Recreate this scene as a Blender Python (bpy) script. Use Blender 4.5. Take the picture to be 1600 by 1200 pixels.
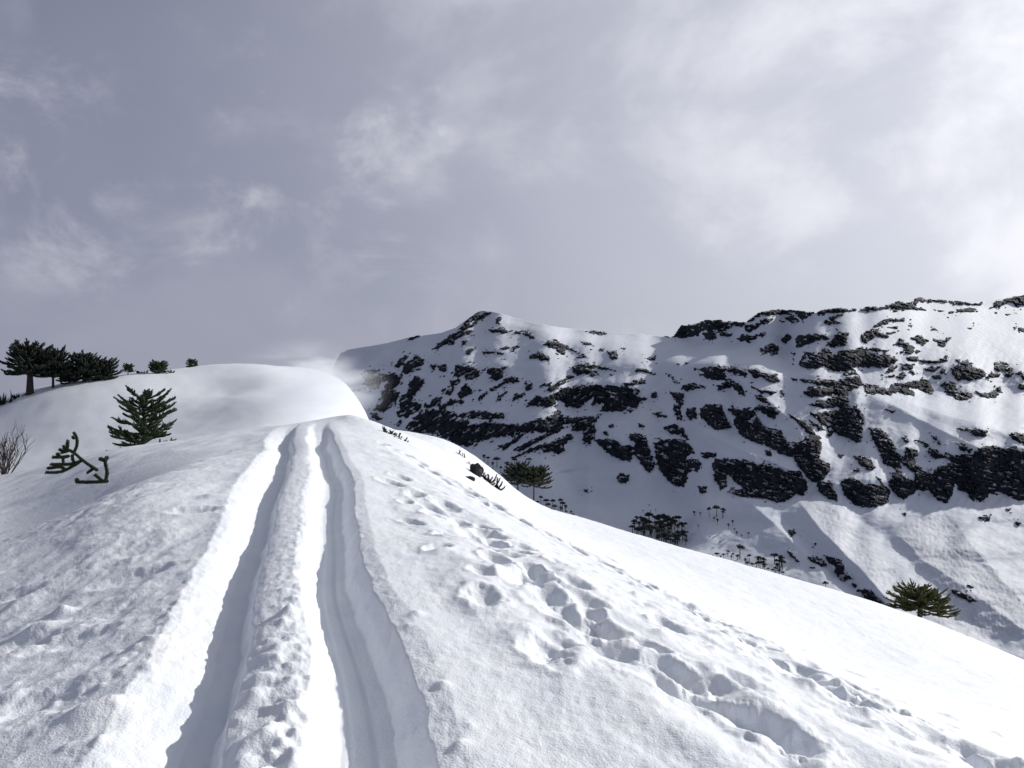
import bpy, math, random
import numpy as np
from mathutils import Vector
R = math.radians
scene = bpy.context.scene
for o in list(bpy.data.objects): bpy.data.objects.remove(o)
C = scene.collection

# ------------------------------------------------------------------ camera
F = 1256.0                                   # focal length in photo pixels (1600 wide)
cam_d = bpy.data.cameras.new('camera'); cam = bpy.data.objects.new('camera', cam_d); C.objects.link(cam)
cam_d.sensor_width = 36; cam_d.lens = 36*F/1600; cam_d.clip_start = 0.05; cam_d.clip_end = 20000
cam.location = (0, 0, 0); cam.rotation_euler = (R(90), 0, 0)
scene.camera = cam

# ------------------------------------------------------------------ sun and sky
SUN_AZ, SUN_EL = R(54), R(26)                # azimuth to the right of the view direction
SUN = Vector((math.sin(SUN_AZ)*math.cos(SUN_EL), math.cos(SUN_AZ)*math.cos(SUN_EL), math.sin(SUN_EL)))
sl = bpy.data.lights.new('sun', 'SUN'); sl.energy = 3.9; sl.angle = R(0.9); sl.color = (1, .965, .91)
so = bpy.data.objects.new('sun', sl); C.objects.link(so); so.rotation_euler = SUN.to_track_quat('Z', 'Y').to_euler()
so.location = (40, 30, 60)
world = bpy.data.worlds.new('World'); scene.world = world; world.use_nodes = True
scene.view_settings.view_transform = 'Standard'; scene.view_settings.look = 'None'
scene.view_settings.exposure = 0.0; scene.cycles.volume_bounces = 4; scene.view_settings.gamma = 1

class NT:
    """small helper for node trees"""
    def __init__(s, tree): s.t = tree; tree.nodes.clear()
    def n(s, typ, **kw):
        nd = s.t.nodes.new(typ)
        for k, v in kw.items():
            if k.startswith('i_'):
                key = k[2:]; key = int(key) if key.isdigit() else key.replace('_', ' ')
                nd.inputs[key].default_value = v
            else: setattr(nd, k, v)
        return nd
    def l(s, a, b): s.t.links.new(a, b)
    def math(s, op, a, b=None, clamp=False):
        nd = s.t.nodes.new('ShaderNodeMath'); nd.operation = op; nd.use_clamp = clamp
        for i, v in enumerate((a, b)):
            if v is None: continue
            if isinstance(v, (int, float)): nd.inputs[i].default_value = v
            else: s.l(v, nd.inputs[i])
        return nd.outputs[0]
    def mix(s, fac, a, b, blend='MIX'):
        nd = s.t.nodes.new('ShaderNodeMix'); nd.data_type = 'RGBA'; nd.blend_type = blend
        for sock, v in ((nd.inputs[0], fac), (nd.inputs[6], a), (nd.inputs[7], b)):
            if isinstance(v, (int, float)): sock.default_value = v
            elif isinstance(v, tuple): sock.default_value = (*v, 1) if len(v) == 3 else v
            else: s.l(v, sock)
        return nd.outputs[2]
    def rng(s, v, a, b, c=0.0, d=1.0, smooth=True):
        nd = s.t.nodes.new('ShaderNodeMapRange'); nd.interpolation_type = 'SMOOTHSTEP' if smooth else 'LINEAR'
        s.l(v, nd.inputs[0])
        for i, x in enumerate((a, b, c, d)): nd.inputs[i+1].default_value = x
        return nd.outputs[0]

def build_sky():
    k = NT(world.node_tree)
    out = k.n('ShaderNodeOutputWorld'); bg = k.n('ShaderNodeBackground', i_Strength=1.0)
    sky = k.n('ShaderNodeTexSky', sky_type='NISHITA', sun_disc=False, sun_elevation=SUN_EL, sun_rotation=SUN_AZ,
              altitude=1500, air_density=1.0, dust_density=1.0)
    skyc = k.mix(1.0, sky.outputs[0], (.05, .05, .05), 'MULTIPLY')
    tc = k.n('ShaderNodeTexCoord')
    sp = k.n('ShaderNodeSeparateXYZ'); k.l(tc.outputs['Generated'], sp.inputs[0])
    def noise(scale, detail, rough, off, dist=0.0, sc=(1, 1, 1)):
        m = k.n('ShaderNodeMapping'); m.inputs['Location'].default_value = off; m.inputs['Scale'].default_value = sc
        m.inputs['Scale'].default_value = (1, 1, 1.35)
        k.l(tc.outputs['Generated'], m.inputs[0])
        nz = k.n('ShaderNodeTexNoise', i_Scale=scale, i_Detail=detail, i_Roughness=rough, i_Distortion=dist)
        k.l(m.outputs[0], nz.inputs['Vector']); return nz.outputs['Fac']
    big = k.rng(noise(1.6, 3, .5, (14.4, 6.6, 0), .2), .3, .7)
    mid = k.rng(noise(3.2, 7, .56, (5.9, 15.4, 0), .2), .38, .68)
    wisp = k.rng(noise(6.5, 9, .62, (17.5, .9, 0), .3), .50, .72)
    patch = k.rng(noise(2.4, 2, .5, (12.3, .9, 0)), .46, .64)
    # light scattered forward by thin cloud round the sun
    dot = k.n('ShaderNodeVectorMath', operation='DOT_PRODUCT'); k.l(tc.outputs['Generated'], dot.inputs[0]); dot.inputs[1].default_value = SUN
    g1 = k.math('POWER', k.rng(dot.outputs['Value'], 0.30, 1.0, 0, 1, False), 1.5)
    veil = k.mix(big, (.250, .263, .362), (.325, .336, .432))
    veil = k.mix(k.math('MULTIPLY', mid, .55), veil, (.375, .385, .46))
    wl = k.math('MULTIPLY', k.math('MULTIPLY', wisp, patch), .85)
    veil = k.mix(wl, veil, (.64, .65, .71))
    thin = k.rng(k.math('ABSOLUTE', sp.outputs[2]), .20, .85, 1.0, .15)      # the cloud sheet opens to blue overhead
    cov = k.math('MULTIPLY', k.rng(mid, 0.0, .5, .80, .97), thin)
    base = k.mix(cov, skyc, veil)
    glow = k.mix(k.math('MULTIPLY', g1, k.rng(mid, 0, 1, .75, 1.1), clamp=True), (0, 0, 0), (.72, .715, .70))
    tot = k.mix(1.0, base, glow, 'ADD')
    k.l(tot, bg.inputs['Color']); k.l(bg.outputs[0], out.inputs['Surface'])
build_sky()

# ------------------------------------------------------------------ helpers
def tag(o, label=None, cat=None, group=None, kind=None):
    if label: o['label'] = label
    if cat: o['category'] = cat
    if group: o['group'] = group
    if kind: o['kind'] = kind
    return o
def empty(name, loc=(0, 0, 0), rz=0.0, sc=1.0):
    o = bpy.data.objects.new(name, None); C.objects.link(o); o.location = loc; o.rotation_euler = (0, 0, rz)
    o.scale = (sc, sc, sc); o.empty_display_size = .2; return o
def mesh_obj(name, verts, faces, mat, parent=None, smooth=True):
    me = bpy.data.meshes.new(name)
    v = np.asarray(verts, dtype=np.float32)
    if isinstance(faces, np.ndarray):
        n = faces.shape[1]; m = faces.shape[0]
        me.vertices.add(len(v)); me.vertices.foreach_set('co', v.ravel())
        me.loops.add(m*n); me.loops.foreach_set('vertex_index', faces.astype(np.int32).ravel())
        me.polygons.add(m); me.polygons.foreach_set('loop_start', np.arange(0, m*n, n, dtype=np.int32))
        me.update(calc_edges=True)
    else:
        me.from_pydata([tuple(p) for p in v.tolist()], [], faces)
    if smooth: me.polygons.foreach_set('use_smooth', np.ones(len(me.polygons), dtype=bool))
    me.materials.append(mat)
    o = bpy.data.objects.new(name, me); C.objects.link(o); o.parent = parent
    return o
def grid_faces(nr, nc):
    i = np.arange(nr*nc).reshape(nr, nc)
    return np.stack([i[:-1, :-1], i[:-1, 1:], i[1:, 1:], i[1:, :-1]], -1).reshape(-1, 4)

_rg = np.random.RandomState(11)
_perm = np.concatenate([_rg.permutation(512)]*2); _ang = _rg.rand(512)*2*np.pi
_gx, _gy = np.cos(_ang), np.sin(_ang)
def perlin(x, y):
    xi = np.floor(x).astype(np.int64); yi = np.floor(y).astype(np.int64)
    xf = x-xi; yf = y-yi
    u = xf*xf*xf*(xf*(xf*6-15)+10); w = yf*yf*yf*(yf*(yf*6-15)+10)
    def g(ix, iy, dx, dy):
        h = _perm[(_perm[ix & 511]+iy) & 511]
        return _gx[h]*dx+_gy[h]*dy
    a = g(xi, yi, xf, yf); b = g(xi+1, yi, xf-1, yf); c = g(xi, yi+1, xf, yf-1); d = g(xi+1, yi+1, xf-1, yf-1)
    return ((a+(b-a)*u)+((c+(d-c)*u)-(a+(b-a)*u))*w)*1.4
def fbm(x, y, o=4, gain=.5, lac=2.03):
    s = 0; a = 1
    for i in range(o):
        s = s+a*perlin(x+i*17.3, y-i*9.1); x = x*lac; y = y*lac; a *= gain
    return s
def ridged(x, y, o=4):
    s = 0; a = 1
    for i in range(o):
        s = s+a*(1-2*np.abs(perlin(x+i*31.7, y+i*5.3))); x = x*2.1; y = y*2.1; a *= .5
    return s
def sstep(a, b, x):
    t = np.clip((x-a)/(b-a), 0, 1); return t*t*(3-2*t)
def blur(a, sy, sx):
    for ax, s in ((0, sy), (1, sx)):
        if s <= 0: continue
        k = np.exp(-.5*(np.arange(-int(3*s), int(3*s)+1)/s)**2); k /= k.sum(); h = len(k)//2
        pad = [(0, 0), (0, 0)]; pad[ax] = (h, h)
        b = np.pad(a, pad, mode='edge'); n = b.shape[ax]
        kf = np.fft.rfft(np.roll(np.pad(k, (0, n-len(k))), -h)); sh = [1, 1]; sh[ax] = -1
        b = np.fft.irfft(np.fft.rfft(b, axis=ax)*kf.reshape(sh), n, axis=ax)
        a = b[h:n-h, :] if ax == 0 else b[:, h:n-h]
    return a
def poly_sdf(P, X, Y):
    """signed distance, positive inside"""
    d2 = np.full(X.shape, 1e12); ins = np.zeros(X.shape, bool); n = len(P)
    for i in range(n):
        ax, ay = P[i]; bx, by = P[(i+1) % n]
        ex, ey = bx-ax, by-ay; wx, wy = X-ax, Y-ay
        t = np.clip((wx*ex+wy*ey)/(ex*ex+ey*ey+1e-9), 0, 1)
        d2 = np.minimum(d2, (wx-ex*t)**2+(wy-ey*t)**2)
        if ay != by:
            ins ^= ((ay > Y) != (by > Y)) & (X < ex*(Y-ay)/(by-ay)+ax)
    return np.where(ins, 1, -1)*np.sqrt(d2)
def line_dist(P, X, Y):
    """distance and signed side to a polyline, plus the arc position"""
    best = np.full(X.shape, 1e12); side = np.zeros(X.shape); arc = np.zeros(X.shape); L = 0
    for i in range(len(P)-1):
        ax, ay = P[i]; bx, by = P[i+1]; ex, ey = bx-ax, by-ay; ln = math.hypot(ex, ey)
        wx, wy = X-ax, Y-ay; t = np.clip((wx*ex+wy*ey)/(ln*ln), 0, 1)
        d2 = (wx-ex*t)**2+(wy-ey*t)**2; m = d2 < best
        best = np.where(m, d2, best); side = np.where(m, np.sign(ex*wy-ey*wx), side); arc = np.where(m, L+t*ln, arc); L += ln
    return np.sqrt(best), side, arc/L

# ------------------------------------------------------------------ materials
def new_mat(name):
    m = bpy.data.materials.new(name); m.use_nodes = True; k = NT(m.node_tree)
    out = k.n('ShaderNodeOutputMaterial'); b = k.n('ShaderNodeBsdfPrincipled'); k.l(b.outputs[0], out.inputs[0])
    return m, k, b
def snow_near():
    m, k, b = new_mat('snow_crystals')
    geo = k.n('ShaderNodeNewGeometry')
    b.inputs['Roughness'].default_value = .55; b.inputs['IOR'].default_value = 1.31
    b.inputs['Specular IOR Level'].default_value = .35
    n1 = k.n('ShaderNodeTexNoise', i_Scale=2.2, i_Detail=4); k.l(geo.outputs['Position'], n1.inputs['Vector'])
    col = k.mix(k.rng(n1.outputs['Fac'], .35, .7), (.79, .825, .88), (.85, .87, .90)); k.l(col, b.inputs['Base Color'])
    # grain: icy crystals at three sizes, fading out with the distance they can be seen from
    a = k.n('ShaderNodeTexNoise', i_Scale=95, i_Detail=3, i_Roughness=.7); k.l(geo.outputs['Position'], a.inputs['Vector'])
    c = k.n('ShaderNodeTexNoise', i_Scale=26, i_Detail=4, i_Roughness=.65); k.l(geo.outputs['Position'], c.inputs['Vector'])
    v = k.n('ShaderNodeTexVoronoi', i_Scale=70); k.l(geo.outputs['Position'], v.inputs['Vector'])
    h = k.math('ADD', k.math('MULTIPLY', a.outputs['Fac'], .5), c.outputs['Fac'])
    h = k.math('SUBTRACT', h, k.math('MULTIPLY', v.outputs['Distance'], .25))
    bp = k.n('ShaderNodeBump', i_Strength=.40, i_Distance=.018); k.l(h, bp.inputs['Height']); k.l(bp.outputs[0], b.inputs['Normal'])
    return m
def snow_far():
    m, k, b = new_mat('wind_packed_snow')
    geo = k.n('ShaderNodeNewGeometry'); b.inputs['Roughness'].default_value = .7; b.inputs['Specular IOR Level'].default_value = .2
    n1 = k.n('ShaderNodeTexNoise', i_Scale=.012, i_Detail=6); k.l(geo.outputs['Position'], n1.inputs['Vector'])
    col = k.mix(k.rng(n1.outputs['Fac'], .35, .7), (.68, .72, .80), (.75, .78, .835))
    at = k.n('ShaderNodeAttribute', attribute_name='dirt')       # avalanche debris carries grit
    n2 = k.n('ShaderNodeTexNoise', i_Scale=.16, i_Detail=6, i_Roughness=.7); k.l(geo.outputs['Position'], n2.inputs['Vector'])
    col = k.mix(k.math('MULTIPLY', at.outputs['Fac'], k.rng(n2.outputs['Fac'], .35, .65, .2, .8)), col, (.58, .60, .64))
    k.l(col, b.inputs['Base Color'])
    n3 = k.n('ShaderNodeTexNoise', i_Scale=.09, i_Detail=6, i_Roughness=.6); k.l(geo.outputs['Position'], n3.inputs['Vector'])
    bp = k.n('ShaderNodeBump', i_Strength=.22, i_Distance=4.0); k.l(n3.outputs['Fac'], bp.inputs['Height']); k.l(bp.outputs[0], b.inputs['Normal'])
    return m
def rock_mat():
    m, k, b = new_mat('dark_volcanic_rock')
    geo = k.n('ShaderNodeNewGeometry'); b.inputs['Roughness'].default_value = .85; b.inputs['Specular IOR Level'].default_value = .2
    n1 = k.n('ShaderNodeTexNoise', i_Scale=.07, i_Detail=8, i_Roughness=.65); k.l(geo.outputs['Position'], n1.inputs['Vector'])
    col = k.mix(k.rng(n1.outputs['Fac'], .35, .7), (.008, .011, .020), (.032, .034, .044))
    n2 = k.n('ShaderNodeTexNoise', i_Scale=.22, i_Detail=6, i_Roughness=.7); k.l(geo.outputs['Position'], n2.inputs['Vector'])
    sp = k.n('ShaderNodeSeparateXYZ'); k.l(geo.outputs['Normal'], sp.inputs[0])
    lie = k.math('ADD', sp.outputs[2], k.math('MULTIPLY', k.math('SUBTRACT', n2.outputs['Fac'], .5), .9))
    col = k.mix(k.rng(lie, .92, 1.04, 0, .85), col, (.78, .80, .86))       # snow lying on ledges
    k.l(col, b.inputs['Base Color'])
    bp = k.n('ShaderNodeBump', i_Strength=.8, i_Distance=3.0); k.l(n2.outputs['Fac'], bp.inputs['Height']); k.l(bp.outputs[0], b.inputs['Normal'])
    return m
def simple(name, c1, c2, scale, rough=.7, spec=.3, bump=.0):
    m, k, b = new_mat(name); tc = k.n('ShaderNodeTexCoord')
    n1 = k.n('ShaderNodeTexNoise', i_Scale=scale, i_Detail=5); k.l(tc.outputs['Object'], n1.inputs['Vector'])
    k.l(k.mix(k.rng(n1.outputs['Fac'], .35, .65), c1, c2), b.inputs['Base Color'])
    b.inputs['Roughness'].default_value = rough; b.inputs['Specular IOR Level'].default_value = spec
    if bump:
        bp = k.n('ShaderNodeBump', i_Strength=.6, i_Distance=bump); k.l(n1.outputs['Fac'], bp.inputs['Height']); k.l(bp.outputs[0], b.inputs['Normal'])
    return m
M_SNOW = snow_near(); M_FAR = snow_far(); M_ROCK = rock_mat()
M_LEAF = simple('araucaria_leaves', (.018, .032, .016), (.045, .062, .022), 3.0)
M_LEAF2 = simple('araucaria_leaves_olive', (.045, .055, .016), (.085, .090, .028), 3.0)
M_LEAFD = simple('araucaria_leaves_dark', (.010, .016, .012), (.024, .032, .020), 2.0)
M_LEAFF = simple('far_tree_leaves_hazed', (.020, .024, .024), (.055, .058, .055), 6.0)  # lighter and greyer than the near leaves: distance haze put into the colour
M_LEAFM = simple('araucaria_leaves_mid', (.016, .024, .012), (.040, .046, .020), 2.0)
M_BARK = simple('araucaria_bark', (.028, .024, .022), (.065, .056, .05), 6.0, .9, .1, .05)
M_TWIG = simple('bare_twig_bark', (.05, .042, .038), (.10, .085, .075), 9.0, .9, .1)

# ------------------------------------------------------------------ near terrain: the ridge and the hill to its left
# control points: photo column, photo row, metres ahead -> a surveyed point of the snow surface
CP = [(-400,1699,2),(300,1699,2),(800,1699,2),(1600,1750,2),(2200,1900,2),
 (-300,1205,4.2),(0,1180,3.8),(0,1000,5.9),(290,1195,3.56),(800,1200,3.56),(1200,1230,3.56),(1600,1290,3.56),(2100,1400,3.56),
 (1600,1200,5.5),(2100,1330,5.5),(-300,990,7),(300,970,5.5),(800,973,5.5),
 (370,889,6.9),(820,890,7),(1400,1100,7),(1100,985,7),
 (0,850,9.2),(0,824,13.5),(0,792,18),(0,757,22.5),(0,740,26),(-300,860,10.5),(-300,790,17),(-300,765,25),
 (180,775,10.2),(180,758,13.5),(180,730,18),(300,724,13),(300,709,17),(390,692,18),(405,775,10.2),(440,705,15.3),(480,686,18),
 (530,655,24),(545,647,24.5),(100,721,24.5),(180,703,23.5),(270,690,23),(380,673,25),(450,671,27),
 (0,770,35),(100,745,32),(180,724,32),(270,708,32),(380,690,34),(480,676,36),(-300,810,34),
 (0,795,55),(180,752,55),(300,712,58),(380,694,60),(480,684,62),(-300,830,55),
 (0,728,90),(200,692,92),(350,655,98),(480,640,105),(0,680,107),(200,640,112),(350,612,125),(480,606,130),(-300,770,90),
 (0,631,125),(60,614,125),(130,597,130),(200,586,135),(270,580,143),(330,572,160),(395,571,168),(450,574,176),(-300,700,125),
 (0,680,180),(200,645,190),(400,630,230),(-300,740,180),(500,582,182),(542,602,186),(575,655,188),(600,730,190),(640,830,190),(540,700,110),(640,800,110),
 (590,662,25.5),(640,680,27),(690,689,28),(707,692,29),(750,718,31),(785,745,32),(787,760,26),(815,786,25),(840,795,25.5),(812,779,31),(838,788,31.5),(900,806,30),(1100,866,31),(1300,921,30),(1440,966,29),(1600,1031,27),(2000,1180,25),
 (700,740,18),(800,795,17),(1000,885,18),(1300,1005,18),(1500,1085,14),(1200,1000,11),(690,775,12),(620,800,10),(950,900,10),
 (600,700,17),(600,690,34),(640,760,45),(760,830,45),(900,900,50),(1100,960,50),(1300,1010,50),(1600,1130,45),(2000,1250,40),
 (700,860,110),(900,950,110),(1300,1070,110),(1600,1180,110),(2000,1300,110),(700,900,250),(1000,1000,250),(1600,1200,250)]
CP = np.array(CP, float)
QS = .62
_ca = (CP[:, 0]-800)/F; _cq = np.log(CP[:, 2])*QS; _cs = (600-CP[:, 1])/F
def _U(d2): return .5*d2*np.log(d2+1e-12)
_n = len(CP); _K = _U((_ca[:, None]-_ca)**2+(_cq[:, None]-_cq)**2)+np.eye(_n)*2e-4
_P = np.stack([np.ones(_n), _ca, _cq], 1)
_A = np.zeros((_n+3, _n+3)); _A[:_n, :_n] = _K; _A[:_n, _n:] = _P; _A[_n:, :_n] = _P.T
_W = np.linalg.solve(_A, np.concatenate([_cs, np.zeros(3)]))
def base_z(x, y):
    x = np.asarray(x, float); y = np.asarray(y, float); sh = x.shape
    a = (x/y).ravel(); q = (np.log(y)*QS).ravel(); r = np.empty(a.shape)
    for i in range(0, len(a), 40000):
        aa = a[i:i+40000]; qq = q[i:i+40000]
        r[i:i+40000] = _U((aa[:, None]-_ca)**2+(qq[:, None]-_cq)**2)@_W[:_n]+_W[_n]+_W[_n+1]*aa+_W[_n+2]*qq
    return r.reshape(sh)*y
def hit(px, py, y0=2.5, y1=230):
    """where the sight line through a photo pixel meets the snow"""
    a = (px-800)/F; s = (600-py)/F
    ys = np.exp(np.linspace(math.log(y0), math.log(y1), 900)); d = ys*s-base_z(a*ys, ys)
    i = np.where(d < 0)[0]
    y = ys[i[0]] if len(i) else ys[np.argmin(d/ys)]
    return Vector((a*y, y, float(base_z(np.array([a*y]), np.array([y]))[0])))
def on_snow(px, Y, sink=0.0):
    x = (px-800)/F*Y
    return Vector((x, Y, float(base_z(np.array([x]), np.array([Y]))[0])-sink))

def track_v(x, y):
    xc = -.14-.25*y
    xc = xc+.05*np.sin(y*.55+.6)*sstep(3, 6, y)+.02*np.sin(y*1.7)
    return (x-xc)*.97*(1+.05*np.sin(y*.8+2))
RUT_V = [-1.25,-.95,-.80,-.72,-.60,-.49,-.45,-.31,-.27,-.235,-.17,-.05,.05,.11,.16,.20,.26,.45,.52,.58,.66,.80,1.1]
RUT_Z = [0,.012,.028,.0,-.07,-.145,-.165,-.165,-.11,-.01,.012,.028,.03,.01,-.05,-.15,-.205,-.222,-.205,-.10,-.0,.022,0]
PRINTS = [(715,815,.17,.11,.12),(748,828,.16,.10,.11),(735,800,.14,.1,.08),(820,893,.20,.13,.24),(765,955,.17,.12,.13),(850,1022,.22,.10,.17),
 (880,890,.18,.12,.12),(905,927,.2,.14,.14),(925,977,.2,.12,.18),(868,962,.27,.15,.14),(950,872,.2,.12,.15),(990,917,.2,.12,.12),(1045,977,.18,.13,.18),
 (1035,938,.2,.12,.13),(1075,945,.3,.15,.19),(1120,967,.3,.14,.19),(1163,992,.25,.15,.18),(1000,884,.2,.12,.12),(925,848,.2,.12,.12),(880,818,.2,.12,.1),
 (1110,1072,.27,.13,.16),(1175,1122,.27,.14,.2),(1205,1150,.2,.12,.12),(1060,1050,.2,.12,.1),(1240,1042,.27,.15,.2),(1300,1087,.3,.16,.2),(1370,1102,.25,.15,.16),
 (1425,1142,.3,.15,.18),(1330,1052,.25,.14,.15),(1480,1162,.3,.16,.18),(1545,1192,.3,.16,.18),(1010,1015,.2,.12,.1),(955,1012,.2,.12,.1),(1250,1102,.2,.12,.12),
 (600,700,.16,.12,.12),(612,745,.18,.11,.12),(650,713,.18,.12,.08),(668,724,.2,.12,.12),(690,738,.18,.12,.12),(705,755,.2,.12,.12),(722,760,.2,.12,.1),(760,772,.2,.12,.1),
 (800,800,.2,.12,.12),(842,818,.2,.12,.1),(790,850,.2,.12,.1),(835,930,.18,.11,.12),(970,850,.2,.12,.08),(1400,1060,.2,.12,.1),(1210,1000,.25,.14,.14),(1280,1045,.22,.13,.14),
 (1090,905,.2,.12,.08),(1180,955,.2,.1,.08)]
_prng = np.random.RandomState(5)
PRT = []
def trail(pts, off, step, size, depth, wander=.05):
    """a line of boot holes walked along the surface"""
    P3_ = [hit(*p) for p in pts]; side = 1; left_over = 0.0
    for a, b in zip(P3_[:-1], P3_[1:]):
        L = math.hypot(b.x-a.x, b.y-a.y); th = math.atan2(b.y-a.y, b.x-a.x); t = left_over
        while t < L:
            ox = -math.sin(th)*(off+side*.11+_prng.normal()*wander); oy = math.cos(th)*(off+side*.11+_prng.normal()*wander)
            x = a.x+(b.x-a.x)*t/L+ox; y = a.y+(b.y-a.y)*t/L+oy; k = _prng.uniform(.75, 1.25)
            PRT.append((x, y, size*1.75*k, size*k, depth*_prng.uniform(.6, 1.25), th+_prng.normal()*.25))
            side = -side; t += step*_prng.uniform(.8, 1.25)
        left_over = t-L
TA = [(592,692),(640,714),(700,752),(790,804),(880,848),(960,890),(1060,943),(1160,998),(1300,1080),(1450,1150),(1640,1235)]
TB = [(676,786),(730,818),(820,888),(872,945),(930,988),(1060,1062),(1180,1128),(1300,1200)]
trail(TA, .0, .36, .09, .085); trail(TA[2:], .42, .40, .10, .095); trail(TA[3:], -.40, .42, .085, .06, .09); trail(TB, 0, .42, .11, .10); trail(TB[1:], .35, .55, .09, .075, .1)
trail([(610,742),(660,800),(765,952),(850,1018),(900,1050)], 0, .8, .10, .08)
for (px, py, a, b, d) in PRINTS:
    if d < .15 or px < 700: continue
    h = hit(px, py); PRT.append((h.x, h.y, a*.95, b*1.05, d*.50, math.atan2(-1.0, .45)+_prng.uniform(-.4, .4)))
for k in range(260):                                  # churned snow along the walkers' lines
    t = _prng.rand(); px = np.interp(t, [0, .25, .55, 1], [650, 850, 1060, 1500])+_prng.normal()*40
    py = np.interp(t, [0, .25, .55, 1], [722, 850, 965, 1165])+_prng.normal()*14
    h = hit(px, py); s = _prng.uniform(.03, .09)
    PRT.append((h.x, h.y, s*1.5, s, s*_prng.choice([-.5, .5])*_prng.uniform(.3, 1), _prng.uniform(0, 3.1)))
for (px, py, a, b, d) in [(60,985,.16,.10,-.07),(95,955,.10,.07,-.07),(30,1010,.2,.14,.05),(110,1000,.2,.14,.04),(230,760,.3,.12,-.05),(60,1100,.25,.2,.04),(20,930,.2,.1,.03),
                          (140,1120,.2,.12,-.06),(300,800,.2,.12,.05),(210,900,.25,.12,.05),(330,780,.2,.1,-.05)]:
    h = hit(px, py); PRT.append((h.x, h.y, a, b, d, 0.4))

for k in range(240):                                  # clods thrown up on the middle berm and the banks
    yy_ = 3.0+3.2*_prng.rand()**2.2; vv_ = _prng.choice([_prng.normal()*.10-.03, -.82+_prng.normal()*.10, .80+_prng.normal()*.09, -1.5+_prng.normal()*.5], p=[.66, .18, .08, .08])
    if -.68 < vv_ < -.22 or .10 < vv_ < .74: continue
    s_ = _prng.uniform(.016, .05)*(1 if _prng.rand() < .88 else 1.7)
    PRT.append((-.14-.25*yy_+vv_/.97, yy_, s_*_prng.uniform(.9, 1.5), s_, -s_*_prng.uniform(.28, .52), _prng.uniform(0, 3.1)))
TRENCH = [[(h_.x, h_.y) for h_ in (hit(*p) for p in T)] for T in (TA[1:], TB)]
LIP = [(h_.x, h_.y) for h_ in (hit(-160, 930), hit(0, 850), hit(180, 775), hit(300, 726), hit(385, 697), hit(420, 686))]
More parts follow.
